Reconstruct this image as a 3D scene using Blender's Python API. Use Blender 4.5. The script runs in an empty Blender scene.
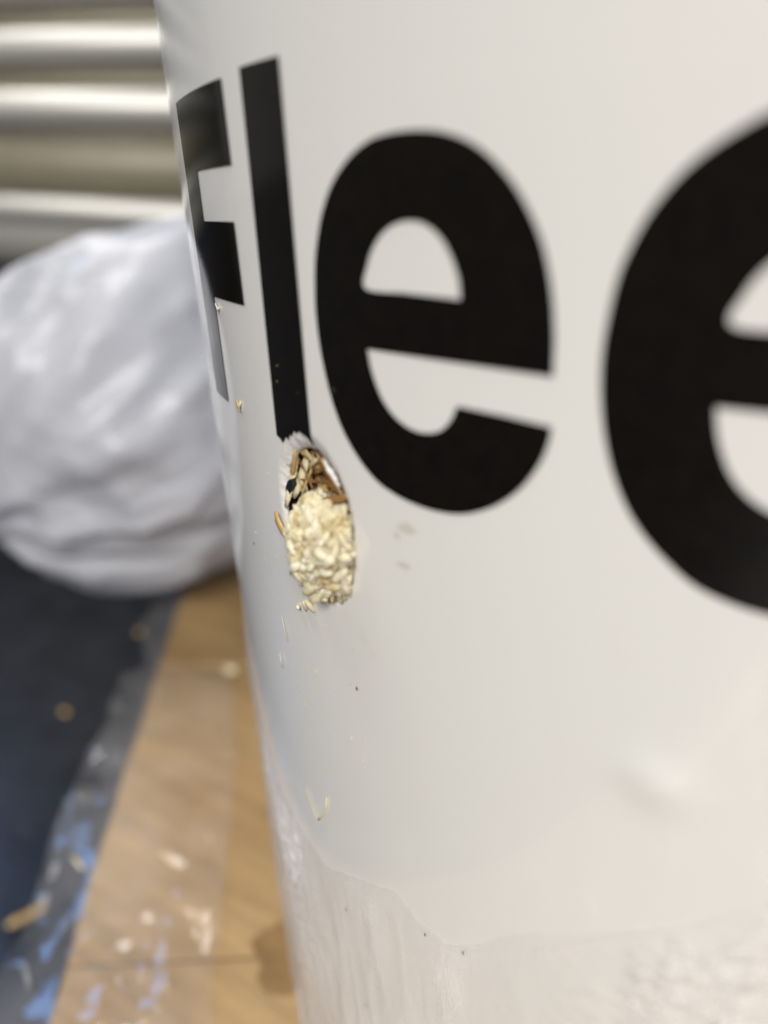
import bpy, bmesh, math, random
from mathutils import Vector, noise, Matrix
from mathutils.geometry import delaunay_2d_cdt
random.seed(7)
sc = bpy.context.scene
S = 0.1                      # one bucket radius = 0.1 m; all lengths below are in bucket radii

# ---------------------------------------------------------------- camera
cam_data = bpy.data.cameras.new('camera')
cam = bpy.data.objects.new('camera', cam_data)
sc.collection.objects.link(cam)
FW = Vector((-0.43364459, 0.83749034, -0.3325091))
RT = Vector((0.87832329, 0.47527428, 0.05160001))
UP = Vector((-0.20124754, 0.26967442, 0.94168739))
CAM = Vector((0, -1.49528231, 0))
m = Matrix((RT, UP, -FW)).transposed().to_4x4()
m.translation = CAM * S
cam.matrix_world = m
cam_data.sensor_fit = 'VERTICAL'
cam_data.sensor_height = 36.0
cam_data.lens = 27.06
cam_data.clip_start = 0.005
cam_data.clip_end = 50
cam_data.dof.use_dof = True
cam_data.dof.focus_distance = 0.0865
cam_data.dof.aperture_fstop = 27.06 / 2.65
sc.camera = cam

# ---------------------------------------------------------------- world, lamps, exposure
w = bpy.data.worlds.new('World'); sc.world = w; w.use_nodes = True
bg = w.node_tree.nodes['Background']
bg.inputs[0].default_value = (0.78, 0.76, 0.73, 1); bg.inputs[1].default_value = 0.22

def area(name, loc, target, sx, sy, power, col):
    l = bpy.data.lights.new(name, 'AREA'); l.shape = 'RECTANGLE'; l.size = sx; l.size_y = sy
    l.energy = power; l.color = col
    o = bpy.data.objects.new(name, l); sc.collection.objects.link(o)
    o.location = loc
    o.rotation_euler = (Vector(target) - Vector(loc)).to_track_quat('-Z', 'Y').to_euler()
    return o
area('ceiling_light', (0.55, -1.6, 1.05), (0, 0, 0), 1.2, 0.6, 53, (1.0, 0.975, 0.945))
area('ceiling_light', (-0.9, 0.1, 1.6), (-0.4, 0.2, 0), 1.2, 0.35, 24, (1.0, 0.98, 0.95))
area('window_light', (-2.3, 0.65, 1.25), (-0.2, 0, -0.15), 0.75, 0.75, 20, (0.2, 0.45, 1.0))
sc.view_settings.view_transform = 'Standard'
sc.view_settings.look = 'None'
sc.view_settings.gamma = 1.0
sc.view_settings.exposure = 0.0
sc.cycles.use_denoising = True
sc.cycles.max_bounces = 10
sc.cycles.caustics_reflective = False
sc.cycles.caustics_refractive = False
sc.cycles.transparent_max_bounces = 12

# ---------------------------------------------------------------- helpers
def tag(o, label=None, cat=None, group=None, kind=None):
    if label: o['label'] = label
    if cat: o['category'] = cat
    if group: o['group'] = group
    if kind: o['kind'] = kind
    return o

def mesh_obj(name, verts, faces, mat, parent=None, smooth=True):
    me = bpy.data.meshes.new(name)
    me.from_pydata([tuple(Vector(v) * S) for v in verts], [], faces)
    me.update()
    if smooth: me.polygons.foreach_set('use_smooth', [True] * len(me.polygons))
    me.materials.append(mat)
    o = bpy.data.objects.new(name, me); sc.collection.objects.link(o)
    if parent: o.parent = parent
    return o

def empty(name, loc=(0, 0, 0)):
    o = bpy.data.objects.new(name, None); sc.collection.objects.link(o)
    o.location = Vector(loc) * S; o.empty_display_size = 0.01
    return o

def recentre(o):
    """put a mesh object's origin at its own middle"""
    me = o.data; c = Vector((0, 0, 0))
    for v in me.vertices: c += v.co
    c /= len(me.vertices)
    me.transform(Matrix.Translation(-c)); o.location = o.location + c
    return o

def fbm(p, octs=4, h=0.55):
    s = 0; a = 1
    for i in range(octs):
        s += a * noise.noise(p); p = p * 2.03; a *= h
    return s

class Mat:
    def __init__(self, name):
        self.m = bpy.data.materials.new(name); self.m.use_nodes = True
        self.nt = self.m.node_tree; self.N = self.nt.nodes; self.L = self.nt.links
        self.p = self.N['Principled BSDF']; self.out = self.N['Material Output']
        self.tc = self.N.new('ShaderNodeTexCoord')
    def set(self, **k):
        for a, b in k.items():
            a = a.replace('_', ' ')
            if isinstance(b, tuple) and len(b) == 3: b = (*b, 1)
            self.p.inputs[a].default_value = b
        return self
    def noise(self, scale, detail=4, rough=0.55, stretch=None, dist=0.0, rot=0.0):
        n = self.N.new('ShaderNodeTexNoise'); n.inputs['Scale'].default_value = scale
        n.inputs['Detail'].default_value = detail; n.inputs['Roughness'].default_value = rough
        n.inputs['Distortion'].default_value = dist
        src = self.tc.outputs['Object']
        if stretch:
            mp = self.N.new('ShaderNodeMapping'); mp.inputs['Scale'].default_value = stretch; mp.inputs['Rotation'].default_value = (0, 0, rot)
            self.L.new(src, mp.inputs['Vector']); src = mp.outputs[0]
        self.L.new(src, n.inputs['Vector'])
        return n.outputs['Fac']
    def ramp(self, fac, stops):
        r = self.N.new('ShaderNodeValToRGB'); e = r.color_ramp.elements
        while len(e) < len(stops): e.new(0.5)
        for x, (pos, c) in zip(e, stops):
            x.position = pos; x.color = (*c, 1) if isinstance(c, tuple) else (c, c, c, 1)
        self.L.new(fac, r.inputs[0]); return r.outputs[0]
    def mix(self, fac, a, b, mode='MIX'):
        n = self.N.new('ShaderNodeMix'); n.data_type = 'RGBA'; n.blend_type = mode
        for s, v in ((0, fac), (6, a), (7, b)):
            if hasattr(v, 'links') or hasattr(v, 'is_linked'): self.L.new(v, n.inputs[s])
            else: n.inputs[s].default_value = v if s == 0 else (*v, 1)
        return n.outputs[2]
    def color(self, src): self.L.new(src, self.p.inputs['Base Color']); return self
    def rough(self, src): self.L.new(src, self.p.inputs['Roughness']); return self
    def bump(self, fac, dist, strength=1.0):
        b = self.N.new('ShaderNodeBump'); b.inputs['Distance'].default_value = dist
        b.inputs['Strength'].default_value = strength
        self.L.new(fac, b.inputs['Height'])
        if self.p.inputs['Normal'].is_linked:
            self.L.new(self.p.inputs['Normal'].links[0].from_socket, b.inputs['Normal'])
        self.L.new(b.outputs[0], self.p.inputs['Normal']); return self

# ---------------------------------------------------------------- materials
M = {}
a = Mat('bucket_plastic').set(Roughness=0.09, IOR=1.5)
a.color(a.mix(a.ramp(a.noise(9, 3), [(0.3, 0.0), (0.7, 1.0)]), (0.715, 0.715, 0.685), (0.76, 0.738, 0.71)))
sm_ = a.ramp(a.noise(75, 6, 0.7, (1, 1, 0.6)), [(0.62, 0.0), (0.80, 0.30)])
a.color(a.mix(sm_, (0, 0, 0), (0.62, 0.57, 0.47)))
a.L.new(a.N['Mix'].outputs[2], a.N['Mix.001'].inputs[6])
a.rough(a.ramp(a.noise(60, 5, 0.65), [(0.35, 0.035), (0.75, 0.11)]))
a.bump(a.noise(14, 2), 0.0012, 0.35).bump(a.noise(900, 2), 0.00004, 0.25)
M['bucket'] = a.m
a = Mat('scraped_plastic').set(Roughness=0.55, Base_Color=(0.74, 0.73, 0.71))
a.bump(a.noise(1500, 4), 0.0003, 0.7)
M['scraped'] = a.m
a = Mat('black_ink').set(Roughness=0.1, IOR=1.5)
a.color(a.ramp(a.noise(700, 5, 0.7), [(0.3, (0.004, 0.0035, 0.003)), (0.72, (0.008, 0.006, 0.0045)), (0.80, (0.03, 0.024, 0.015))]))
scr = a.ramp(a.noise(260, 3, 0.6, (1, 1, 0.12), 0.8), [(0.74, 0.0), (0.80, 0.5)])
ink0 = a.p.inputs['Base Color'].links[0].from_socket
a.color(a.mix(scr, (0, 0, 0), (0.07, 0.05, 0.03)))
a.L.new(ink0, a.N['Mix'].inputs[6])
a.bump(a.noise(14, 2), 0.0012, 0.35)
M['ink'] = a.m
a = Mat('mycelium').set(Roughness=0.6, Subsurface_Weight=0.4, Subsurface_Scale=0.002)
a.p.inputs['Subsurface Radius'].default_value = (1.0, 0.7, 0.35)
a.color(a.ramp(a.noise(420, 5, 0.6), [(0.34, (0.36, 0.25, 0.11)), (0.47, (0.62, 0.52, 0.31)), (0.62, (0.77, 0.70, 0.50))]))
a.bump(a.noise(2200, 4, 0.7), 0.0004, 0.7)
M['mycelium'] = a.m
a = Mat('mycelium_strand').set(Roughness=0.5, Subsurface_Weight=0.4, Subsurface_Scale=0.0018)
a.p.inputs['Subsurface Radius'].default_value = (1.0, 0.75, 0.4)
a.color(a.ramp(a.noise(500, 4, 0.6), [(0.36, (0.50, 0.39, 0.20)), (0.58, (0.77, 0.69, 0.49))]))
a.bump(a.noise(2600, 3, 0.7), 0.0003, 0.6)
M['strand'] = a.m
a = Mat('substrate').set(Roughness=0.7)
a.color(a.ramp(a.noise(330, 5, 0.65), [(0.30, (0.05, 0.022, 0.008)), (0.45, (0.20, 0.10, 0.03)), (0.58, (0.40, 0.27, 0.11)), (0.72, (0.55, 0.45, 0.28))]))
a.bump(a.noise(900, 4), 0.0012, 0.9)
M['substrate'] = a.m
def straw(name, lo, hi):
    a = Mat(name).set(Roughness=0.38)
    a.color(a.ramp(a.noise(500, 4, 0.6, (1, 1, 0.3)), [(0.3, lo), (0.65, hi)]))
    a.bump(a.noise(2500, 3, 0.6), 0.0002, 0.5)
    return a.m
M['straw'] = straw('straw', (0.34, 0.20, 0.065), (0.54, 0.38, 0.16))
M['straw_dark'] = straw('dark_straw', (0.13, 0.05, 0.015), (0.34, 0.17, 0.05))
M['straw_pale'] = straw('pale_straw', (0.60, 0.50, 0.28), (0.80, 0.72, 0.50))
M['char'] = Mat('charred_chip').set(Roughness=0.6, Base_Color=(0.006, 0.006, 0.006)).m
M['speck'] = Mat('dirt').set(Roughness=0.8, Base_Color=(0.06, 0.045, 0.03)).m
a = Mat('cardboard').set(Roughness=0.72)
c1 = a.ramp(a.noise(22, 5, 0.6), [(0.3, (0.29, 0.175, 0.068)), (0.7, (0.40, 0.26, 0.112))])
c2 = a.ramp(a.noise(230, 5, 0.7, (0.12, 1, 1), 0.3, 0.972), [(0.35, 0.70), (0.65, 1.0)])
a.color(a.mix(1.0, c1, c2, 'MULTIPLY'))
a.bump(a.noise(30, 4), 0.002, 0.5)
M['cardboard'] = a.m
a = Mat('cardboard_stain').set(Roughness=0.35)
a.color(a.ramp(a.noise(120, 4), [(0.3, (0.14, 0.07, 0.018)), (0.7, (0.24, 0.14, 0.045))]))
M['stain'] = a.m
# clear film: mostly see-through, a little milky, glossy; the wrap's milk also paints white glints
def film_material(name, milk, milk_col, scale, stretch, mulv, rough, bumps):
    a = Mat(name)
    for sc_, st_, dist_, stg in bumps: a.bump(a.noise(sc_, 4, 0.55, st_, 1.2), dist_, stg)
    tr = a.N.new('ShaderNodeBsdfTransparent'); tr.inputs[0].default_value = (1, 1, 1, 1)
    gl = a.N.new('ShaderNodeBsdfGlossy'); gl.inputs['Roughness'].default_value = rough
    bn = a.p.inputs['Normal'].links[0].from_socket; a.L.new(bn, gl.inputs['Normal'])
    fr = a.N.new('ShaderNodeFresnel'); fr.inputs[0].default_value = 1.4; a.L.new(bn, fr.inputs['Normal'])
    # a sheet with air on both sides reflects alike from front and back
    ge = a.N.new('ShaderNodeNewGeometry'); pw = a.N.new('ShaderNodeMath'); pw.operation = 'MULTIPLY_ADD'
    pw.inputs[1].default_value = 1 / 1.4 - 1.4; pw.inputs[2].default_value = 1.4
    a.L.new(ge.outputs['Backfacing'], pw.inputs[0]); a.L.new(pw.outputs[0], fr.inputs[0])
    mul = a.N.new('ShaderNodeMath'); mul.operation = 'MULTIPLY'; mul.inputs[1].default_value = mulv; mul.use_clamp = True
    a.L.new(fr.outputs[0], mul.inputs[0])
    df = a.N.new('ShaderNodeBsdfDiffuse'); df.inputs[0].default_value = (*milk_col, 1); a.L.new(bn, df.inputs['Normal'])
    m0 = a.N.new('ShaderNodeMixShader'); mf = a.ramp(a.noise(scale, 6, 0.65, stretch, 0.6), milk)
    if name == 'clear_wrap':
        at_ = a.N.new('ShaderNodeAttribute'); at_.attribute_name = 'milk_glint'
        mm = a.N.new('ShaderNodeMath'); mm.operation = 'MULTIPLY'; mm.use_clamp = True
        a.L.new(mf, mm.inputs[0]); a.L.new(at_.outputs['Fac'], mm.inputs[1]); mf = mm.outputs[0]
    a.L.new(mf, m0.inputs[0])
    tl = a.N.new('ShaderNodeBsdfTranslucent'); tl.inputs[0].default_value = (*milk_col, 1); a.L.new(bn, tl.inputs['Normal'])
    dt = a.N.new('ShaderNodeMixShader'); dt.inputs[0].default_value = 0.4
    a.L.new(df.outputs[0], dt.inputs[1]); a.L.new(tl.outputs[0], dt.inputs[2])
    a.L.new(tr.outputs[0], m0.inputs[1]); a.L.new(dt.outputs[0], m0.inputs[2])
    m1 = a.N.new('ShaderNodeMixShader'); a.L.new(mul.outputs[0], m1.inputs[0])
    a.L.new(m0.outputs[0], m1.inputs[1]); a.L.new(gl.outputs[0], m1.inputs[2])
    a.L.new(m1.outputs[0], a.out.inputs['Surface'])
    return a.m
M['film'] = film_material('clear_film', [(0.35, 0.04), (0.62, 0.16), (0.80, 0.45)], (0.94, 0.92, 0.92), 35, None, 1.0, 0.11, [(45, None, 0.0015, 0.3)])
M['wrap'] = film_material('clear_wrap', [(0.36, 0.28), (0.54, 0.36), (0.60, 0.80), (0.66, 1.0)], (0.98, 0.955, 0.94), 75, (1, 1, 0.30), 0.7, 0.07, [(60, (1, 1, 0.4), 0.0012, 0.4)])
# thin white polythene
a = Mat('white_polythene').set(Roughness=0.36, Base_Color=(0.58, 0.59, 0.625), Specular_IOR_Level=0.6)
a.bump(a.noise(16, 3, 0.5, (1, 1, 1.6), 1.0), 0.010, 0.55)
bn = a.p.inputs['Normal'].links[0].from_socket
tl = a.N.new('ShaderNodeBsdfTranslucent'); tl.inputs[0].default_value = (0.68, 0.70, 0.76, 1)
a.L.new(bn, tl.inputs['Normal'])
mx = a.N.new('ShaderNodeMixShader'); mx.inputs[0].default_value = 0.35
a.L.new(a.p.outputs[0], mx.inputs[1]); a.L.new(tl.outputs[0], mx.inputs[2]); a.L.new(mx.outputs[0], a.out.inputs['Surface'])
M['bag'] = a.m
a = Mat('satin_metal').set(Roughness=0.46, Metallic=0.5)
a.color(a.ramp(a.noise(40, 4, 0.6, (0.2, 0.2, 3)), [(0.3, (0.55, 0.54, 0.50)), (0.7, (0.62, 0.61, 0.57))]))
M['metal'] = a.m
a = Mat('olive_panel').set(Roughness=0.5, Metallic=0.2)
a.color(a.ramp(a.noise(20, 3), [(0.3, (0.25, 0.225, 0.16)), (0.7, (0.29, 0.26, 0.19))]))
M['panel'] = a.m
M['grey'] = Mat('grey_panel').set(Roughness=0.5, Base_Color=(0.26, 0.255, 0.225)).m
a = Mat('black_mat').set(Roughness=0.32, Specular_IOR_Level=0.3)
a.color(a.ramp(a.noise(45, 5, 0.65), [(0.35, (0.008, 0.009, 0.012)), (0.7, (0.019, 0.020, 0.025))]))
a.bump(a.noise(150, 4), 0.001, 0.5)
M['floor'] = a.m
M['black'] = Mat('void_black').set(Roughness=0.7, Base_Color=(0.008, 0.008, 0.009)).m  # colour of the sheet that stands in for the dark void

# ---------------------------------------------------------------- setting: black surface
HF = -2.6
H = -1.6
o = mesh_obj('floor', [(-60, -60, HF), (60, -60, HF), (60, 60, HF), (-60, 60, HF)], [(0, 1, 2, 3)], M['floor'])
tag(o, kind='structure')

# ---------------------------------------------------------------- metal drawer front behind
RX = Vector((0.8795, 0.4759, 0)); FX = Vector((-0.4759, 0.8795, 0))
RX, FX = (RX * math.cos(0.31) - FX * math.sin(0.31)), (FX * math.cos(0.31) + RX * math.sin(0.31))   # right end nearer
P0 = Vector((-6.17, 4.16, 0))       # a point of the front face
def slab(bm_v, bm_f, prof, x0, x1):
    """extrude a profile (depth towards the viewer, height) along RX"""
    b = len(bm_v); n = len(prof)
    for x in (x0, x1):
        for d, z in prof:
            p = P0 + RX * x - FX * d; bm_v.append((p.x, p.y, z - (0.11 if z > -0.3 else 0.04)))
    for i in range(n):
        j = (i + 1) % n
        bm_f.append((b + i, b + j, b + n + j, b + n + i))
    bm_f.append(tuple(b + i for i in range(n))[::-1]); bm_f.append(tuple(b + n + i for i in range(n)))
def rail_profile(z0, z1, depth, n=14):
    zc = (z0 + z1) / 2; h = (z1 - z0) / 2
    pr = [(depth * math.cos(t) ** 0.8 if abs(t) < 1.57 else 0, zc + h * math.sin(t)) for t in [(-math.pi / 2 + math.pi * i / n) for i in range(n + 1)]]
    pr[0] = (0, z0); pr[-1] = (0, z1)
    pr = [(-0.12, z0)] + pr + [(-0.12, z1)]
    return pr
shelf = empty('metal_drawer_front', (P0.x, P0.y, -0.33))
tag(shelf, 'blurred horizontal silver rails and olive panels of a metal cabinet in the upper left background', 'metal cabinet')
def fpart(name, prof, mat, x0=-11, x1=5):
    v, f = [], []; slab(v, f, prof, x0, x1)
    o = mesh_obj(name, v, f, mat); recentre(o)
    o.parent = shelf; o.matrix_parent_inverse = Matrix.Translation(-Vector((P0.x, P0.y, -0.33)) * S)
    return o
def flat(z0, z1, d=-0.10, back=-0.14): return [(back, z0), (d, z0), (d, z1), (back, z1)]
fpart('rail', rail_profile(0.095, 0.345, 0.16), M['metal'])
fpart('rail', rail_profile(0.93, 1.27, 0.22), M['metal'])
fpart('rail', rail_profile(1.47, 1.76, 0.16), M['metal'])
fpart('rail', rail_profile(1.95, 2.22, 0.14), M['metal'])
fpart('rail', rail_profile(2.5, 2.75, 0.14), M['metal'])
fpart('panel', flat(-0.37, 0.09, 0.02), M['grey'])
fpart('panel', flat(0.35, 0.925), M['panel'])
fpart('panel', flat(1.275, 1.465), M['panel'])
fpart('panel', flat(1.765, 1.945), M['panel'])
fpart('panel', flat(2.225, 2.495), M['panel'])
fpart('panel', flat(2.755, 3.6), M['panel'])
fpart('dark_void', flat(-2.54, -0.375, -0.5, -0.6), M['black'])  # near-black sheet standing in for the dark void below the rails

# ---------------------------------------------------------------- cardboard box
AX = Vector((0.563, -0.8265, 0)); BX = Vector((0.8265, 0.563, 0))
def ab(a_, b_, z): p = AX * a_ + BX * b_; return (p.x, p.y, z)
box = empty('cardboard_box', ab(0, 0, HF))
tag(box, 'long brown cardboard box lying on the black surface under the white bucket', 'cardboard box')
def bslab(name, a0, a1, b0, b1, z0, z1, mat, rag=0.0, nA=1):
    v, f = [], []
    for i in range(nA + 1):
        t = a0 + (a1 - a0) * i / nA
        w0 = rag * noise.noise(Vector((t * 3, b0, z1)))
        for (b_, z_) in ((b0 + w0, z0), (b1, z0), (b1, z1), (b0 + w0, z1)):
            v.append(ab(t, b_, z_))
    for i in range(nA):
        for k in range(4):
            q = i * 4; f.append((q + k, q + (k + 1) % 4, q + 4 + (k + 1) % 4, q + 4 + k))
    f.append((0, 3, 2, 1)); q = nA * 4; f.append((q, q + 1, q + 2, q + 3))
    o = mesh_obj(name, v, f, mat, None, False)
    bev = o.modifiers.new('bevel', 'BEVEL'); bev.width = 0.0006; bev.segments = 2; bev.limit_method = 'ANGLE'
    o.parent = box; o.matrix_parent_inverse = Matrix.Translation(-Vector(ab(0, 0, HF)) * S)
    return o
EB = -1.356
bslab('top_flap', -3.4, -1.437, EB, 1.6, H - 0.03, H + 0.012, M['cardboard'], 0.02, 30)
bslab('top_flap', -1.427, -0.14, EB, 1.6, H - 0.03, H, M['cardboard'], 0.02, 20)
bslab('top_flap', -0.133, 3.2, EB, 1.6, H - 0.03, H, M['cardboard'], 0.02, 40)
bslab('side_panel', -3.4, 3.2, EB + 0.02, EB + 0.06, HF, H - 0.032, M['cardboard'])
bslab('side_panel', -3.4, 3.2, 1.55, 1.59, HF, H - 0.032, M['cardboard'])
bslab('end_panel', -3.39, -3.35, EB + 0.065, 1.545, HF, H - 0.032, M['cardboard'])
bslab('end_panel', 3.15, 3.19, EB + 0.065, 1.545, HF, H - 0.032, M['cardboard'])
# wet stain, a thin irregular patch on the board
st = [(-0.80, -0.27), (-0.835, -0.33), (-0.845, -0.375), (-0.81, -0.40), (-0.785, -0.405), (-0.77, -0.44), (-0.74, -0.46), (-0.69, -0.445), (-0.64, -0.36), (-0.66, -0.24), (-0.74, -0.22)]
v = []
for i in range(44):
    t = i / 44 * len(st); k = int(t); fr_ = t - k
    p = Vector(st[k]).lerp(Vector(st[(k + 1) % len(st)]), fr_)
    q = noise.noise(Vector((p.x * 30, p.y * 30, 0))) * 0.012
    v.append((p.x + q - 0.03, p.y + q - 0.01, H + 0.004))
o = mesh_obj('stain', v, [tuple(range(44))], M['stain'])
o.parent = box; o.matrix_parent_inverse = Matrix.Translation(-Vector(ab(0, 0, HF)) * S)
o['label'] = 'dark orange brown wet stain on the cardboard'

# ---------------------------------------------------------------- clear plastic film over the box edge
def crumple(p, sc_):
    s = 0; a_ = 1.0; q = p * sc_
    for i in range(4):
        s += a_ * (1 - abs(noise.noise(q)) * 2.2); q = q * 1.9 + Vector((3.1, 1.7, 0.4)); a_ *= 0.5
    return s
outer = [(-3.3, -0.05), (-2.5, -0.16), (-2.19, -0.2), (-1.75, -0.17), (-1.45, -0.06), (-1.37, -0.17), (-1.03, -0.18), (-0.77, -0.18), (-0.56, -0.20), (-0.39, -0.19), (-0.24, -0.17), (-0.05, -0.19), (0.4, -0.25), (0.9, -0.14), (1.4, -0.24), (2.2, -0.15), (3.1, -0.2)]
inner = [(-3.3, 0.012), (-1.44, 0.012), (-1.40, 0.25), (-1.20, 0.3), (-0.84, 0.335), (-0.37, 0.343), (0.0, 0.352), (0.3, 0.42), (0.9, 0.9), (1.3, 1.45), (3.1, 1.5)]
def interp(tb, x):
    for (x0, y0), (x1, y1) in zip(tb, tb[1:]):
        if x <= x1: t = (x - x0) / (x1 - x0); return y0 + (y1 - y0) * max(0, min(1, t))
    return tb[-1][1]
v, f = [], []
NA, NB = 420, 60
for i in range(NA + 1):
    a_ = -3.25 + 6.3 * i / NA
    lo, hi = interp(outer, a_), interp(inner, a_)
    lo *= 0.78
    lo += 0.02 * noise.noise(Vector((a_ * 5, 1, 0))) + 0.012 * noise.noise(Vector((a_ * 17, 4, 0)))
    hi += 0.02 * noise.noise(Vector((a_ * 6, 9, 0)))
    for j in range(NB + 1):
        t = lo + (hi - lo) * j / NB
        c = crumple(Vector((a_, t * 1.3, 0)), 3.2)
        if t < 0:
            c = crumple(Vector((a_, t * 1.6, 3)), 2.3)
            z = 0.012 + t * 0.38 + 0.042 * (c - 0.6) * min(1, -t * 9)
        else: z = 0.012 + (0.004 + 0.012 * max(0, noise.noise(Vector((a_ * 1.6 + 5, t * 3, 2))) + 0.15 + 2.0 * min(1, max(0, a_ + 0.45)))) * max(0, c - 0.3) * min(1, 0.25 + t * 4)
        if t >= 0 and a_ < -1.427: z += 0.012
        v.append(ab(a_, EB + t, H + max(z, 0.010) if t >= -0.01 else H + z))
for i in range(NA):
    for j in range(NB):
        q = i * (NB + 1) + j; f.append((q, q + NB + 1, q + NB + 2, q + 1))
o = mesh_obj('plastic_film', v, f, M['film']); recentre(o)
tag(o, 'crinkled clear plastic film spread over the left edge of the cardboard box', 'plastic film')

# ---------------------------------------------------------------- white plastic bag
BC = Vector((-2.55, 1.0, -0.74))
TOPN = (UP * 0.82 - RT * 0.57).normalized()
bm = bmesh.new(); bmesh.ops.create_icosphere(bm, subdivisions=6, radius=1.0)
tail = (RT * 0.62 + UP * 0.62 + FW * 0.48).normalized()
for vv in bm.verts:
    d = vv.co.normalized()
    k = max(0, d.dot(tail))
    r = 0.80 + 0.10 * k ** 2
    r += 0.06 * max(0, d.dot(-RT)) - 0.03 * max(0, d.dot(-UP + -RT))
    # folds: long creases fanning out of the gathered neck
    e1 = tail.orthogonal().normalized(); e2 = tail.cross(e1)
    ang = math.atan2(d.dot(e2), d.dot(e1)); lat = d.dot(tail)
    w1 = noise.noise(Vector((math.cos(ang) * 3.2, math.sin(ang) * 3.2, lat * 0.9)))
    w2 = 1 - abs(noise.noise(Vector((math.cos(ang) * 5.5, math.sin(ang) * 5.5, lat * 1.5 + 7)))) * 2.4
    w3 = 1 - abs(noise.noise(d * 3.0 + Vector((5, 1, 2)))) * 2.0
    r += 0.065 * w1 + 0.030 * w2 + 0.028 * w3 + 0.05 * noise.noise(d * 1.7)
    q = d * r
    lim = q.dot(TOPN)
    if lim > 0.40: q -= TOPN * (lim - 0.40) * 0.86
    p = BC + q
    if p.z < H + 0.03: p.z = H + 0.03 + (p.z - H - 0.03) * 0.04
    vv.co = p * S
me = bpy.data.meshes.new('plastic_bag'); bm.to_mesh(me); bm.free()
me.polygons.foreach_set('use_smooth', [True] * len(me.polygons)); me.materials.append(M['bag'])
o = bpy.data.objects.new('plastic_bag', me); sc.collection.objects.link(o); recentre(o)
tag(o, 'stuffed white plastic bag with soft folds resting on the far end of the cardboard box', 'plastic bag')

# ---------------------------------------------------------------- bucket
K = 0.1193
def surf(u, v, off=0.0):
    R = 1 + K * v
    n = Vector((math.sin(u), -math.cos(u), -K)).normalized()
    return Vector((R * math.sin(u), -R * math.cos(u), v)) + n * off
def nrm(u): return Vector((math.sin(u), -math.cos(u), -K)).normalized()
bucket = empty('bucket', (0, 0, H))
tag(bucket, 'glossy white plastic bucket with large black letters and a hole in its side', 'bucket')
def bpart(o):
    o.parent = bucket; o.matrix_parent_inverse = Matrix.Translation(-Vector((0, 0, H)) * S); return o

def lines(lo, hi, coarse, fine):
    xs = []; x = lo
    while x < hi - 1e-6:
        xs.append(x); st_ = coarse; nx = x + coarse
        for f0, f1, fs in fine:
            if f0 - 1e-9 <= x < f1 - 1e-9: st_ = fs; nx = min(x + fs, f1); break
        else:
            for f0, f1, fs in fine:
                if x < f0 < nx: nx = f0
        x = nx
    xs.append(hi); return xs
HU, HV = -0.418, -0.277          # centre of the hole
def hole_r(th):
    c, s = math.cos(th), math.sin(th)
    base = 1 / math.sqrt((c / (0.067 if c < 0 else 0.066)) ** 2 + (s / 0.083) ** 2)
    q = Vector((c * 2.2, s * 2.2, 0))
    return base + 0.0030 * noise.noise(q) + 0.0018 * noise.noise(q * 3.3) + 0.0008 * noise.noise(q * 9)
def skin_off(u, v):
    du, dv = (u - HU), (v - HV)
    th = math.atan2(dv, du); r = math.hypot(du, dv); e = r - hole_r(th)
    off = 0.0
    if e < 0.03:                   # the edge of the hole is dished in, most of all at its top
        up = max(0, math.sin(th - 0.15))
        wdt = 0.006 + 0.014 * up
        t = max(0, 1 - max(e, 0) / wdt)
        off -= (0.0012 + 0.006 * up) * t * t
        off += 0.0006 * noise.noise(Vector((u * 160, v * 160, 0))) * t
    # small rounded bump low on the wall
    d2 = ((u + 0.033) / 0.026) ** 2 + ((v + 0.386) / 0.024) ** 2
    off += 0.0034 * math.exp(-d2)
    off += 0.0022 * noise.noise(Vector((u * 2.2, v * 2.2, 4)))
    return off
us = lines(-math.pi, math.pi, 0.02, [(-0.52, -0.32, 0.0014), (-0.11, 0.05, 0.005)])
vs = lines(H, 1.0, 0.03, [(-0.46, -0.38, 0.005), (-0.38, -0.17, 0.0016)])
verts = []; idx = {}
faces = []
inside = lambda u, v: abs(u - HU) < 0.1 and abs(v - HV) < 0.1 and math.hypot(u - HU, v - HV) < hole_r(math.atan2(v - HV, u - HU))
nu = len(us) - 1
cells = []
keepers = {}
for j in range(len(vs) - 1):
    for i in range(nu):
        uc, vc = (us[i] + us[i + 1]) / 2, (vs[j] + vs[j + 1]) / 2
        if inside(uc, vc): keepers[(i, j)] = 1
        else: cells.append((i, j))
def near_hole(i, j):
    u, v = us[i % nu if i < nu else 0] if i != nu else us[0], vs[j]
    return False
edgeset = set()
for (i, j) in keepers:
    for c in ((i, j), (i + 1, j), (i, j + 1), (i + 1, j + 1)): edgeset.add(c)
uv_of = {}
def vid(i, j):
    i = i % nu
    if (i, j) in idx: return idx[(i, j)]
    u, v = us[i], vs[j]
    if (i, j) in edgeset:
        th = math.atan2(v - HV, u - HU); r = hole_r(th)
        u, v = HU + r * math.cos(th), HV + r * math.sin(th)
    idx[(i, j)] = len(verts); uv_of[len(verts)] = (u, v)
    verts.append(surf(u, v, skin_off(u, v)))
    return idx[(i, j)]
for (i, j) in cells:
    faces.append((vid(i, j), vid(i + 1, j), vid(i + 1, j + 1), vid(i, j + 1)))
o = mesh_obj('bucket_wall', verts, faces, M['bucket']); bpart(o)

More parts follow.
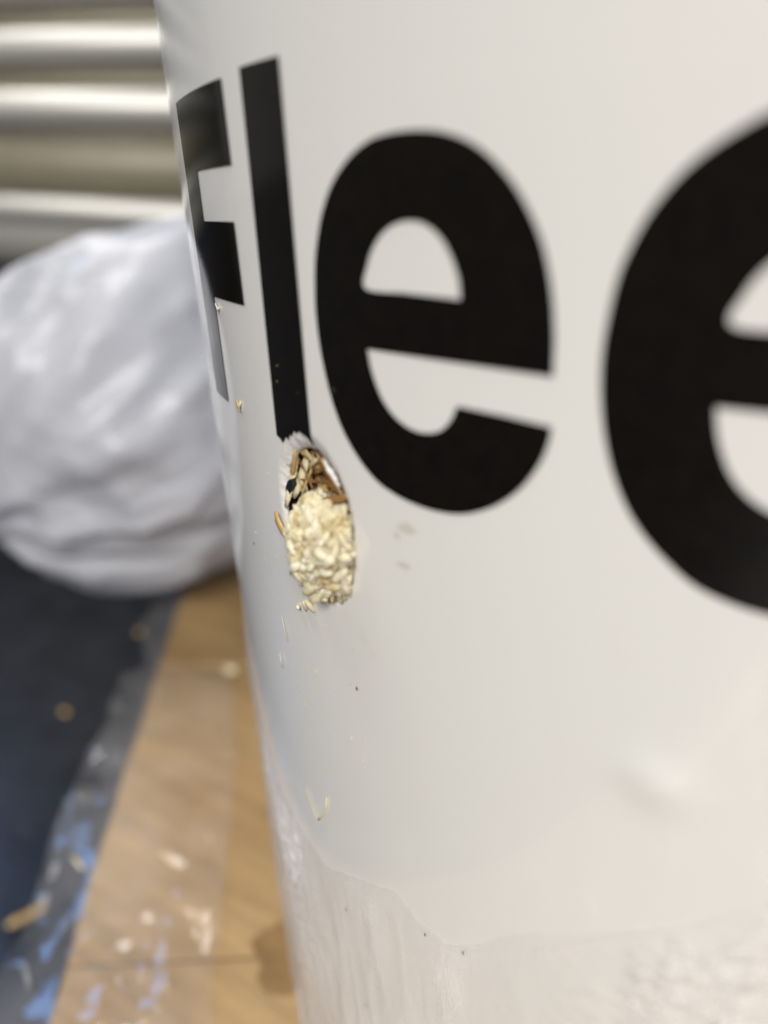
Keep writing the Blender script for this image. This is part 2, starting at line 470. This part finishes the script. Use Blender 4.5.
# thickness of the wall round the hole, rough cut edge
NR = 160
v, f = [], []
prof = [(0.0006, 0.0), (-0.0008, -0.0015), (-0.0008, -0.0025), (-0.0002, -0.0035), (0.001, -0.004), (0.012, -0.005)]
for a_ in range(NR):
    th = 2 * math.pi * a_ / NR
    for (dr, dn) in prof:
        q = Vector((math.cos(th) * 3, math.sin(th) * 3, dn * 90))
        r = hole_r(th) + dr + 0.0010 * noise.noise(q * 1.5)*(1 if dn < 0 else 0)
        u, vv = HU + r * math.cos(th), HV + r * math.sin(th)
        base = skin_off(HU + hole_r(th) * math.cos(th), HV + hole_r(th) * math.sin(th))
        v.append(surf(u, vv, base + dn + 0.0004))
n = len(prof)
for a_ in range(NR):
    b_ = (a_ + 1) % NR
    for k in range(n - 1): f.append((a_ * n + k, b_ * n + k, b_ * n + k + 1, a_ * n + k + 1))
o = mesh_obj('hole_edge', v, f, M['scraped']); bpart(o); o['label'] = 'rough cut white edge of the hole'

# scraped crescent above the hole, where the ink is gone
v, f = [], []
for i in range(61):
    th = math.radians(62 + 78 * i / 60)
    for j in range(7):
        wd = 0.011 * math.sin(math.pi * i / 60) ** 0.6 * (1 + 0.5 * noise.noise(Vector((th * 7, 3, 0))))
        r = hole_r(th) + 0.0008 + wd * j / 6
        u, vv = HU + r * math.cos(th), HV + r * math.sin(th)
        v.append(surf(u, vv, skin_off(u, vv) + 0.0009 - 0.0006 * (j / 6) ** 3))
for i in range(60):
    for j in range(6): q = i * 7 + j; f.append((q, q + 7, q + 8, q + 1))
o = mesh_obj('scraped_lip', v, f, M['scraped']); bpart(o)
# curled shaving of plastic at the right of the hole
v, f = [], []
for i in range(25):
    t = i / 24; th = math.radians(72 - 22 * t)
    for j in range(7):
        s = j / 6; wd = (0.0012 + 0.0030 * math.sin(math.pi * t) ** 0.7) * (1 + 0.9 * noise.noise(Vector((t * 11, 2, 0))))
        r = hole_r(th) + 0.005 - wd * s * 0.9
        v.append(surf(HU + r * math.cos(th), HV + r * math.sin(th), 0.0008 + 0.0018 * math.sin(s * 2.4) * math.sin(math.pi * t) + 0.001 * noise.noise(Vector((t * 14, s * 4, 0)))))
for i in range(24):
    for j in range(6): q = i * 7 + j; f.append((q, q + 7, q + 8, q + 1))
o = mesh_obj('plastic_shaving', v, f, M['scraped']); bpart(o)
sm = o.modifiers.new('thickness', 'SOLIDIFY'); sm.thickness = 0.00012

# faint smudges on the wall right of the hole
M['smudge'] = Mat('faint_smudge').set(Roughness=0.5, Base_Color=(0.60, 0.575, 0.50)).m
for (u0, v0, ru, rv) in [(-0.277, -0.2318, 0.010, 0.006), (-0.2817, -0.2692, 0.008, 0.0035), (-0.290, -0.243, 0.004, 0.003)]:
    vv = []
    for i in range(22):
        t = i / 22 * 2 * math.pi; q = 1 + 0.7 * noise.noise(Vector((math.cos(t) * 1.7, math.sin(t) * 1.7, u0 * 50)))
        u, q2 = u0 + ru * q * math.cos(t), v0 + rv * q * math.sin(t)
        vv.append(surf(u, q2, skin_off(u, q2) + 0.0006))
    bpart(mesh_obj('smudge', vv, [tuple(range(22))], M['smudge']))

# rim, lid and bottom (above and below the picture)
def lathe(name, prof, mat, n=96):
    v, f = [], []
    for i in range(n):
        t = 2 * math.pi * i / n
        for r, z in prof: v.append((r * math.cos(t), r * math.sin(t), z))
    q = len(prof)
    for i in range(n):
        j = (i + 1) % n
        for k in range(q - 1): f.append((i * q + k, j * q + k, j * q + k + 1, i * q + k + 1))
    return bpart(mesh_obj(name, v, f, mat))
RB = 1 + K * H
lathe('bucket_bottom', [(0.001, H + 0.01), (RB - 0.01, H + 0.01), (RB, H + 0.02)], M['bucket'])
lathe('rim', [(1.119, 0.98), (1.15, 0.98), (1.16, 1.0), (1.16, 1.05), (1.145, 1.07), (1.12, 1.07)], M['bucket'])
lathe('lid', [(1.118, 1.072), (1.17, 1.075), (1.185, 1.09), (1.18, 1.11), (1.10, 1.12), (1.07, 1.09), (0.001, 1.085)], M['bucket'])

# ---------------------------------------------------------------- clear film clinging to the foot of the bucket
WRAP = [(-1.4, -0.52), (-1.0, -0.56), (-0.82, -0.62), (-0.749, -0.676), (-0.693, -0.714), (-0.637, -0.748), (-0.538, -0.767), (-0.467, -0.775), (-0.376, -0.727), (-0.309, -0.692), (-0.277, -0.708), (-0.232, -0.712), (-0.195, -0.687), (-0.122, -0.612), (-0.048, -0.563), (0.0, -0.527), (0.065, -0.46), (0.3, -0.42), (0.8, -0.5), (1.4, -0.45)]
milk_glints = []
v, f = [], []
NU, NV = 620, 190
for i in range(NU + 1):
    u = -1.4 + 2.2 * i / NU
    top = interp(WRAP, u) + 0.006 * noise.noise(Vector((u * 30, 0, 2))) + 0.003 * noise.noise(Vector((u * 90, 0, 5)))
    bot = H + 0.02
    for j in range(NV + 1):
        t = (j / NV) ** 1.5; q = top + (bot - top) * t
        dist = top - q
        off = 0.0008 + 0.0030 * max(0, 1 - abs(noise.noise(Vector((u * 9, q * 2.2, 1)))) * 3.0) * min(1, dist * 10)
        off += 0.0016 * max(0, 1 - abs(noise.noise(Vector((u * 22 + q * 3, q * 5, 6)))) * 3.2) * min(1, dist * 14)
        pk = max(0, min(1, (u + 0.035) / 0.02)) * max(0, min(1, (0.085 - u) / 0.015)) * min(1, dist * 22)
        pk = max(pk, 0.55 * max(0, noise.noise(Vector((u * 6 + 2, q * 2, 9))) * 2) * min(1, dist * 10))
        off += pk * (0.0050 * noise.noise(Vector((u * 44, q * 60, 3))) + 0.0036 * noise.noise(Vector((u * 95, q * 120, 8))) + 0.006)
        # the very edge is a slightly thickened lip
        off += 0.0002 * math.exp(-(dist / 0.008) ** 2)
        v.append(surf(u, q, max(off, 0.0) + 0.0016))
        lf = max(0, min(1, (-0.16 - u) / 0.08))
        strk = math.exp(-((q - (-0.60 + (u + 0.08) * 0.95)) / 0.008) ** 2) * max(0, min(1, (u + 0.13) / 0.03)) * max(0, min(1, (0.05 - u) / 0.03))
        milk_glints.append(min(1, (0.15 + 0.85 * lf * min(1, 0.5 + dist * 6) + 0.5 * strk) * min(1, dist * 60 + 0.3) + 1.0 * pk * (0.55 + 2.2 * max(0, noise.noise(Vector((u * 40, q * 55, 2)))))))  # film milkiness, plus the bright glint patch and streak painted in as milk
for i in range(NU):
    for j in range(NV): q = i * (NV + 1) + j; f.append((q, q + NV + 1, q + NV + 2, q + 1)[::-1])
wrap = mesh_obj('plastic_wrap', v, f, M['wrap']); recentre(wrap)
at = wrap.data.attributes.new('milk_glint', 'FLOAT', 'POINT'); at.data.foreach_set('value', milk_glints)
tag(wrap, 'clear milky plastic wrap with a wavy upper edge clinging to the lower bucket wall', 'plastic wrap')

# ---------------------------------------------------------------- printed letters
E_OUT = [(-0.3857, -0.043), (-0.383, -0.0226), (-0.3788, -0.0066), (-0.3688, 0.0173), (-0.3525, 0.0399), (-0.3303, 0.0574), (-0.307, 0.0678), (-0.2856, 0.0713), (-0.2634, 0.0721), (-0.2407, 0.0702), (-0.2193, 0.0644), (-0.201, 0.0546), (-0.1833, 0.0392), (-0.1709, 0.0235), (-0.1604, 0.0054), (-0.1537, -0.0135), (-0.1493, -0.0329), (-0.1463, -0.0565), 'c', (-0.1455, -0.0809), 'c', (-0.2061, -0.0815), (-0.2818, -0.0829), 'c', (-0.3189, -0.0838), 'c', (-0.3139, -0.1027), (-0.3029, -0.1226), (-0.2881, -0.1354), (-0.2703, -0.142), (-0.2535, -0.1419), (-0.2387, -0.1365), (-0.2289, -0.1259), 'c', (-0.2238, -0.1148), 'c', (-0.1832, -0.1148), 'c', (-0.1438, -0.1162), 'c', (-0.1447, -0.1266), (-0.1503, -0.1434), (-0.162, -0.1631), (-0.1765, -0.1786), (-0.195, -0.1917), (-0.2174, -0.2016), (-0.2416, -0.206), (-0.2648, -0.2065), (-0.2883, -0.2042), (-0.3132, -0.1974), (-0.3364, -0.1825), (-0.3572, -0.1609), (-0.3716, -0.1349), (-0.3803, -0.1081), (-0.3852, -0.0839), (-0.3868, -0.0614)]
E_IN = [(-0.3181, -0.0365), (-0.3146, -0.0177), (-0.3052, -0.0023), (-0.2906, 0.0094), (-0.272, 0.0146), (-0.2547, 0.013), (-0.2405, 0.0048), (-0.2303, -0.0086), (-0.2237, -0.023), 'c', (-0.222, -0.0368), 'c', (-0.2762, -0.0367), 'c']
def densify(pl, smooth=True):
    """Catmull-Rom through the points; 'c' before/after a point keeps it a corner"""
    pts = []; corner = []
    for p in pl:
        if p == 'c':
            if corner: corner[-1] = True
            continue
        pts.append(Vector(p)); corner.append(False)
    n = len(pts); out = []
    for i in range(n):
        p0, p1, p2, p3 = pts[i - 1], pts[i], pts[(i + 1) % n], pts[(i + 2) % n]
        if corner[i]: p0 = p1
        if corner[(i + 1) % n]: p3 = p2
        steps = max(2, int((p2 - p1).length / 0.003))
        for k in range(steps):
            t = k / steps
            if not smooth: out.append(p1.lerp(p2, t)); continue
            q = 0.5 * ((2 * p1) + (p2 - p0) * t + (2 * p0 - 5 * p1 + 4 * p2 - p3) * t * t + (3 * p1 - p0 - 3 * p2 + p3) * t ** 3)
            out.append(q)
    return out
def letter(loops, name='letter'):
    pts = []; edges = []
    for lp in loops:
        b = len(pts); pts += lp
        edges += [(b + i, b + (i + 1) % len(lp)) for i in range(len(lp))]
    def even(p):
        c = False
        for lp in loops:
            q = lp[-1]
            for r in lp:
                if (r.y > p.y) != (q.y > p.y) and p.x < (q.x - r.x) * (p.y - r.y) / (q.y - r.y) + r.x: c = not c
                q = r
        return c
    xs = [p.x for p in pts]; ys = [p.y for p in pts]
    x = min(xs)
    while x < max(xs):
        y = min(ys)
        while y < max(ys):
            p = Vector((x + 0.002, y + 0.002))
            if even(p) and min((p - q).length for q in pts) > 0.003: pts = pts + [p]
            y += 0.009
        x += 0.009
    vo, eo, fo, *_ = delaunay_2d_cdt(pts, edges, [], 0, 1e-7)
    fo = [t for t in fo if even((vo[t[0]] + vo[t[1]] + vo[t[2]]) / 3)]
    def ar(t): a_, b_, c_ = vo[t[0]], vo[t[1]], vo[t[2]]; return (b_ - a_).x * (c_ - a_).y - (b_ - a_).y * (c_ - a_).x
    fo = [t if ar(t) > 0 else (t[0], t[2], t[1]) for t in fo if abs(ar(t)) > 2e-8]
    vv = [surf(p.x, p.y, skin_off(p.x, p.y) + 0.0009) for p in vo]
    o = mesh_obj(name, vv, fo, M['ink']); bpart(o); return o
F_pts = [(-0.7066, 0.1301), (-0.5230, 0.1301), (-0.5215, 0.0592), (-0.6377, 0.0592), (-0.6377, 0.0094), (-0.5317, 0.0094), (-0.5300, -0.0688), (-0.6377, -0.0688), (-0.6377, -0.1893), (-0.7066, -0.1893)]
o = letter([densify(F_pts, False)]); o['label'] = 'black letter F'
l_pts = [(-0.4814, 0.1327), (-0.4128, 0.1327), (-0.4110, -0.1940), (-0.4140, -0.1905), (-0.4166, -0.1850), (-0.4210, -0.1815), (-0.4265, -0.1800), (-0.4330, -0.1782), (-0.4380, -0.1815), (-0.4435, -0.1801), (-0.4490, -0.1868), (-0.4527, -0.1860), (-0.4570, -0.1930), (-0.4613, -0.1902), (-0.4694, -0.1985), (-0.4759, -0.1945), (-0.4825, -0.1935)]
o = letter([densify(l_pts, False)]); o['label'] = 'black letter l with its foot scraped away'
eo_, ei_ = densify(E_OUT), densify(E_IN)
o = letter([eo_, ei_]); o['label'] = 'black letter e'
def sh(p): return Vector((p.x + 0.28 - 0.006 * (1 if p.x < -0.33 else 0) * (1), -0.066 + (p.y + 0.066) * 1.075))
def sh2(p):
    k = max(0, min(1, (-0.33 - p.x) / 0.05)); return Vector((p.x + 0.28 - 0.006 * k, -0.066 + (p.y + 0.066) * 1.075))
o = letter([[sh2(p) for p in eo_], [Vector((p.x + 0.28, p.y)) for p in ei_]]); o['label'] = 'second black letter e, nearest the viewer'

# ---------------------------------------------------------------- substrate packed inside the bucket
v, f = [], []
NU, NV = 120, 110
for i in range(NU + 1):
    u = -0.62 + 0.42 * i / NU
    for j in range(NV + 1):
        vv = -0.50 + 0.42 * j / NV
        d = -0.026 + 0.014 * fbm(Vector((u * 32, vv * 32, 1)), 4) + 0.006 * noise.noise(Vector((u * 120, vv * 120, 0)))
        d -= 0.02 * math.exp(-(((u + 0.47) / 0.02) ** 2 + ((vv + 0.25) / 0.02) ** 2))
        v.append(surf(u, vv, min(d, -0.010)))
for i in range(NU):
    for j in range(NV): q = i * (NV + 1) + j; f.append((q, q + NV + 1, q + NV + 2, q + 1))
sub = mesh_obj('straw_substrate', v, f, M['substrate']); recentre(sub)
tag(sub, 'damp brown straw substrate packed inside the bucket, seen through the hole', 'substrate')

def blade(name, pts, widths, mat, thick=0.35, parent=None, seg=6):
    """a closed tapered strip/tube through points"""
    v, f = [], []
    n = len(pts)
    ref = nrm(HU)
    for i, p in enumerate(pts):
        t = (pts[min(i + 1, n - 1)] - pts[max(i - 1, 0)]).normalized()
        sd = t.cross(ref)
        if sd.length < 1e-4: sd = t.orthogonal()
        sd.normalize(); up = sd.cross(t)
        for k in range(seg):
            a_ = 2 * math.pi * k / seg
            v.append(p + sd * (widths[i] * math.cos(a_)) + up * (widths[i] * thick * math.sin(a_)))
    for i in range(n - 1):
        for k in range(seg):
            f.append((i * seg + k, i * seg + (k + 1) % seg, (i + 1) * seg + (k + 1) % seg, (i + 1) * seg + k))
    f.append(tuple(range(seg))[::-1]); f.append(tuple((n - 1) * seg + k for k in range(seg)))
    o = mesh_obj(name, v, f, mat)
    recentre(o)
    if parent: o.parent = parent; o.matrix_parent_inverse = parent.matrix_world.inverted() if False else Matrix.Translation(-parent.location)
    return o
rs = random.Random(3)
spots = [(-0.474, -0.243, 78, 0.060, 0.008, 'straw_pale'), (-0.466, -0.222, 62, 0.045, 0.007, 'straw'), (-0.460, -0.235, 70, 0.055, 0.009, 'straw_pale'), (-0.452, -0.222, 60, 0.05, 0.007, 'straw'), (-0.415, -0.215, 110, 0.05, 0.006, 'straw_dark'),
         (-0.440, -0.245, 95, 0.05, 0.003, 'straw_pale'), (-0.400, -0.225, 135, 0.05, 0.007, 'straw_dark'), (-0.425, -0.238, 60, 0.04, 0.005, 'straw'),
         (-0.390, -0.240, 20, 0.05, 0.006, 'straw_dark'), (-0.470, -0.262, 100, 0.05, 0.007, 'straw'), (-0.450, -0.258, 40, 0.04, 0.004, 'straw_pale'),
         (-0.410, -0.205, 30, 0.05, 0.008, 'straw'), (-0.432, -0.212, 160, 0.06, 0.006, 'straw'), (-0.462, -0.28, 75, 0.05, 0.006, 'straw_dark'),
         (-0.44, -0.27, 120, 0.045, 0.005, 'straw_pale'), (-0.380, -0.230, 80, 0.04, 0.006, 'straw')]
for k in range(46):
    spots.append((rs.uniform(-0.47, -0.37), rs.uniform(-0.28, -0.20), rs.uniform(0, 180), rs.uniform(0.02, 0.04), rs.uniform(0.0015, 0.004), rs.choice(['straw', 'straw_dark', 'straw_dark', 'straw_dark', 'straw_pale'])))
for si, (u, vv, deg, ln, wd, mt) in enumerate(spots):
    d0 = rs.uniform(-0.020, -0.007) if si > 1 else -0.006; wd *= 0.72; a_ = math.radians(deg); tilt = rs.uniform(-0.25, 0.25); cv = rs.uniform(-0.1, 0.1)
    pts = []
    for i in range(6):
        s = (i / 5 - 0.5) * ln
        pts.append(surf(u + s * math.cos(a_) - cv * abs(s) * math.sin(a_), vv + s * math.sin(a_) + cv * abs(s) * math.cos(a_), d0 + s * tilt))
    blade('straw_piece', pts, [wd * q for q in (0.5, 0.9, 1, 1, 0.9, 0.5)], M[mt], 0.3, sub)
# black chip in the hole
c0 = [(-0.474, -0.262), (-0.462, -0.258), (-0.449, -0.240), (-0.452, -0.230), (-0.463, -0.236), (-0.472, -0.248)]
c0 = [(-0.474 + (u + 0.462) * 0.72, -0.249 + (q + 0.246) * 0.72) for u, q in c0]
v = [surf(u, q, -0.002) for u, q in c0] + [surf(u, q, -0.008) for u, q in c0]
f = [tuple(range(6)), tuple(range(6, 12))[::-1]] + [(i, i + 6, (i + 1) % 6 + 6, (i + 1) % 6) for i in range(6)]
o = mesh_obj('charred_chip', v, f, M['char'], None, False); recentre(o)
o.parent = sub; o.matrix_parent_inverse = Matrix.Translation(-sub.location)

# ---------------------------------------------------------------- the fungus lump growing out of the hole
LU, LV = -0.403, -0.299
LC = surf(LU, LV, -0.004)
T = Vector((math.cos(LU), math.sin(LU), 0)); Nn = nrm(LU); Z = T.cross(Nn) * -1
if Z.z < 0: Z = -Z
RA, RBv, RC = 0.045, 0.055, 0.037
def knob(q):
    d_ = noise.voronoi(q)[0]
    return d_[1] - d_[0]
def lump_point(d, extra=0.0):
    """d unit vector in (T,Z,N) frame"""
    r = 1.0
    q = Vector(d)
    wv = Vector((noise.noise(q * 2.1), noise.noise(q * 2.1 + Vector((7, 0, 0))), noise.noise(q * 2.1 + Vector((0, 9, 0)))))
    s = noise.noise(q * 1.9 + Vector((4, 2, 9)))
    # knobs, drawn out sideways towards the foot
    st_ = Vector((q.x * (1.0 if q.y > -0.1 else 0.6), q.y * (1.0 if q.y > -0.1 else 1.4), q.z))
    k1 = min(1, knob(st_ * 2.7 + wv * 0.9) * 1.7); k2 = min(1, knob(st_ * 5.6 + wv * 1.8 + Vector((3, 3, 3))) * 1.5)
    r += 0.09 * s + 0.20 * (k1 ** 0.6 - 0.5) + 0.060 * (k2 ** 0.7 - 0.5) + 0.014 * noise.noise(q * 17) + 0.008 * noise.noise(q * 40)
    r += extra
    # blunt head, tapering foot
    r *= 1 + 0.30 * (abs(q.x * q.y)) * (1 if q.y > 0 else -0.75)
    return LC + T * (q.x * r * RA) + Z * (q.y * r * RBv) + Nn * (q.z * r * RC)
bm = bmesh.new(); bmesh.ops.create_icosphere(bm, subdivisions=7, radius=1.0)
fv = []
for vv in bm.verts: fv.append(lump_point(vv.co.normalized()))
ff = [tuple(x.index for x in q.verts) for q in bm.faces]; bm.free()
fungus = mesh_obj('mushroom_growth', fv, ff, M['mycelium']); recentre(fungus)
tag(fungus, 'knobbly cream coloured mushroom growth bulging out of the hole in the bucket', 'mushroom')
rf = random.Random(11)
def strand(d, head, length, wid, curl, lift=0.0):
    """a fleshy strand laid over the lump from direction d, heading angle in the tangent plane"""
    pts = []; ws = []
    n = 9; q = Vector(d).normalized(); h = head
    for i in range(n):
        t = i / (n - 1)
        pts.append(lump_point(q, -0.03 + lift + 0.06 * math.sin(math.pi * t)))
        ws.append(wid * (0.35 + 0.65 * math.sin(math.pi * (0.12 + 0.78 * t)) ** 0.7) * rf.uniform(0.88, 1.12))
        ax = Vector((0, 0, 1)) if abs(q.z) < 0.9 else Vector((0, 1, 0))
        e1 = (Vector((1, 0, 0)) - q * q.x).normalized() if abs(q.x) < 0.95 else (Vector((0, 0, 1)) - q * q.z).normalized()
        e2 = q.cross(e1)
        q = (q + (e1 * math.cos(h) + e2 * math.sin(h)) * (length / (n - 1))).normalized(); h += curl / (n - 1)
    ws[-1] *= 0.5; ws[0] *= 0.6
    return blade('mycelium_strand', pts, ws, M['strand'], 0.8, fungus, 8)
for k in range(34):
    # facing outward hemisphere
    while True:
        d = Vector((rf.uniform(-1, 1), rf.uniform(-1, 1), rf.uniform(-0.1, 1)))
        if 0.2 < d.length < 1: d.normalize(); break
    low = d.y < -0.15
    # around the bottom the strands sweep in U-shaped curves, higher up they are short and knotted
    head = (math.pi * (0.0 if rf.random() < .5 else 1.0) + rf.uniform(-0.5, 0.5) + (0.9 * d.x)) if low else rf.uniform(0, 6.28)
    strand(d, head, rf.uniform(0.5, 1.1) if low else rf.uniform(0.35, 0.7), rf.uniform(0.0036, 0.0062), rf.uniform(-1.2, 1.2))
# nested U-shaped folds sweeping round the foot of the lump
def arc(y0, bend, x0, x1, wid, tilt=0.0):
    pts = []; ws = []; n = 14
    for i in range(n):
        t = i / (n - 1); x = x0 + (x1 - x0) * t
        y = y0 + bend * x * x + tilt * x + 0.03 * math.sin(t * 9 + y0 * 20)
        z = math.sqrt(max(0.04, 1 - x * x - y * y))
        q = Vector((x, y, z)).normalized()
        pts.append(lump_point(q, -0.035 + 0.05 * math.sin(math.pi * t)))
        ws.append(wid * (0.4 + 0.6 * math.sin(math.pi * (0.1 + 0.8 * t)) ** 0.6) * rf.uniform(0.85, 1.15))
    blade('mycelium_strand', pts, ws, M['strand'], 0.8, fungus, 8)
for (y0, bend, x0, x1, wid, tilt) in [(-0.28, 0.75, -0.85, 0.15, 0.0042, -0.05), (-0.44, 0.8, -0.82, 0.05, 0.0036, -0.1), (-0.58, 0.7, -0.75, 0.5, 0.0040, 0.02),
                                      (-0.73, 0.6, -0.6, 0.45, 0.0040, 0.0), (-0.86, 0.5, -0.45, 0.35, 0.0036, 0.05), (-0.20, 0.55, 0.1, 0.8, 0.0036, 0.35),
                                      (0.10, -0.2, 0.15, 0.75, 0.0034, 0.55), (0.02, 0.9, -0.9, -0.35, 0.0034, -0.1), (-0.40, 0.6, 0.2, 0.75, 0.0034, 0.25)]:
    arc(y0, bend, x0, x1, wid, tilt)
# loose crumbs and threads at its foot
for (u, vv, ln, deg, wd) in [(-0.470, -0.388, 0.014, 20, 0.003), (-0.452, -0.379, 0.02, 60, 0.004), (-0.440, -0.374, 0.016, 120, 0.004)]:
    a_ = math.radians(deg)
    blade('mycelium_thread', [surf(u + math.cos(a_) * ln * s, vv + math.sin(a_) * ln * s, 0.003 + 0.003 * math.sin(3 * s)) for s in (-0.5, -0.2, 0.1, 0.35, 0.5)], [wd * .6, wd, wd, wd * .8, wd * .4], M['strand'], 0.8, fungus)

# ---------------------------------------------------------------- straw bits and dirt on the bucket
def bit(name, pts, ws, mat, label, cat, th=0.4, group=None):
    o = blade(name, pts, ws, M[mat], th); tag(o, label, cat, group); return o
def sp(*q, off=0.0022): return [surf(u, v, off) for u, v in q]
bit('straw_stick', [surf(-0.4965, -0.281, 0.006), surf(-0.493, -0.291, 0.006), surf(-0.487, -0.302, 0.004), surf(-0.480, -0.312, 0.0)], [0.003, 0.006, 0.0062, 0.005], 'straw', 'short golden straw stick poking out left of the cream growth', 'straw')
bit('straw_fiber', sp((-0.508, -0.672), (-0.496, -0.690), (-0.485, -0.703), (-0.480, -0.707)), [0.0008, 0.0014, 0.0014, 0.001], 'straw_pale', 'longer left arm of the V of pale straw on the lower bucket wall', 'straw')
bit('straw_fiber', sp((-0.480, -0.706), (-0.466, -0.690), (-0.452, -0.668), (-0.446, -0.645)), [0.001, 0.0016, 0.0016, 0.001], 'straw_pale', 'shorter right arm of the V of pale straw on the lower bucket wall', 'straw')
bit('straw_fiber', sp((-0.594, -0.179), (-0.589, -0.184), (-0.583, -0.189)), [0.002, 0.004, 0.001], 'straw', 'tiny golden straw flake stuck between the foot of F and letter l', 'straw')
bit('straw_fiber', sp((-0.586, -0.189), (-0.583, -0.182), (-0.576, -0.176)), [0.001, 0.002, 0.0005], 'straw_pale', 'pale splinter crossing the golden flake below the letter F', 'straw')
bit('straw_fiber', sp((-0.547, -0.487), (-0.545, -0.497), (-0.544, -0.508)), [0.0006, 0.0014, 0.0006], 'straw_pale', 'thin pale sliver on the bucket wall below the growth, lower one', 'straw')
bit('straw_fiber', sp((-0.524, -0.425), (-0.520, -0.44), (-0.514, -0.455)), [0.0005, 0.001, 0.0005], 'straw_pale', 'thin pale sliver on the bucket wall just under the growth', 'straw')
bit('straw_fiber', sp((-0.630, -0.076), (-0.622, -0.082), (-0.616, -0.079)), [0.001, 0.0022, 0.001], 'straw_pale', 'faint yellow flake under the middle bar of the letter F', 'straw')
for (u, v_, r_, lb) in [(-0.3607, -0.4404, 0.0022, 'tiny dark speck on the wall below and right of the growth'),
                        (-0.6005, -0.358, 0.0018, 'tiny dark speck left of the growth near the bucket outline'),
                        (-0.4226, -0.8166, 0.0024, 'leftmost of three dark specks in a row low on the wall'),
                        (-0.261, -0.7243, 0.0022, 'middle one of three dark specks low on the wall'),
                        (-0.2043, -0.7072, 0.0022, 'rightmost of three dark specks low on the wall'),
                        (-0.3891, -0.9695, 0.0028, 'dark speck at the bottom edge of the picture')]:
    r_ *= 0.65; bit('dirt_speck', [surf(u - r_ * .4, v_ + r_ * 1.4, 0.0016), surf(u, v_, 0.002), surf(u + r_ * .5, v_ - r_ * 1.4, 0.0016)], [r_ * .4, r_, r_ * .4], 'speck', lb, 'dirt speck')

# fine dust of chaff round and below the hole
rd = random.Random(5)
v, f = [], []
for k in range(90):
    while True:
        u, q = rd.gauss(-0.44, 0.07), rd.gauss(-0.42, 0.13)
        if math.hypot(u - HU, q - HV) > hole_r(math.atan2(q - HV, u - HU)) + 0.006 and q > -1.0: break
    ln, wd_ = rd.uniform(0.0008, 0.0035) * (1.5 if rd.random() < .12 else 0.7), rd.uniform(0.0003, 0.0007)
    a_ = rd.uniform(0.6, 2.6); b = len(v)
    cu, cv = math.cos(a_), math.sin(a_)
    for (x, y, o_) in [(-ln, 0, .0007), (0, wd_, .0007), (ln, 0, .0007), (0, -wd_, .0007), (0, 0, .0014)]:
        v.append(surf(u + x * cu - y * cv, q + x * cv + y * cu, skin_off(u, q) + o_))
    f += [(b, b + 3, b + 4), (b + 3, b + 2, b + 4), (b + 2, b + 1, b + 4), (b + 1, b, b + 4)]
dust = mesh_obj('chaff_dust', v, f, M['straw_pale'])
tag(dust, 'fine pale chaff dust stuck to the bucket wall round and below the hole', 'dust', None, 'stuff')

# ---------------------------------------------------------------- bits on the black surface and the film
def stick(p0, p1, wd, mat, label, z, cat='wood splinter', name='wood_splinter'):
    a_, b_ = Vector((*p0, z)), Vector((*p1, z)); pts = [a_.lerp(b_, t / 4) + Vector((0, 0, 0.004 * math.sin(t * 2))) for t in range(5)]
    v, f = [], []
    d = (b_ - a_).normalized(); sd = d.cross(Vector((0, 0, 1)))
    for i, p in enumerate(pts):
        w_ = wd * (0.7, 1, 0.9, 1, 0.6)[i]
        v += [p + sd * w_, p + Vector((0, 0, w_)), p - sd * w_, p - Vector((0, 0, w_ * .6))]
    for i in range(4):
        for k in range(4): f.append((i * 4 + k, i * 4 + (k + 1) % 4, i * 4 + 4 + (k + 1) % 4, i * 4 + 4 + k))
    f += [(3, 2, 1, 0), (16, 17, 18, 19)]
    o = mesh_obj(name, v, f, M[mat], None, False); recentre(o); tag(o, label, cat)
stick((-2.246, -0.129), (-2.204, 0.007), 0.02, 'straw', 'tan wood splinter on the black surface beside the film, lower left', HF + 0.03)
stick((-1.392, -0.448), (-1.338, -0.462), 0.004, 'straw_pale', 'pale sliver lying on the film over the box edge', H + 0.05)
def crumb(x, y, z, r, mat, label):
    bm = bmesh.new(); bmesh.ops.create_icosphere(bm, subdivisions=2, radius=1)
    vv = [Vector((x, y, z)) + Vector((q.co.x * 1.3, q.co.y * 0.9, q.co.z * 0.6)) * r * (1 + 0.35 * noise.noise(q.co * 1.5 + Vector((x, y, 0)))) for q in bm.verts]
    ff = [tuple(t.index for t in q.verts) for q in bm.faces]; bm.free()
    o = mesh_obj('crumb', vv, ff, M[mat]); recentre(o); tag(o, label, 'crumb')
crumb(-3.54, 1.856, HF + 0.02, 0.022, 'straw', 'small tan crumb on the black surface just below the white bag')

crumb(-3.214, 0.963, HF + 0.02, 0.022, 'straw', 'pale crumb on the black surface level with the film tip')
crumb(-1.674, 0.534, H + 0.02, 0.022, 'straw_pale', 'pale crumb on the cardboard seam beside the bucket')
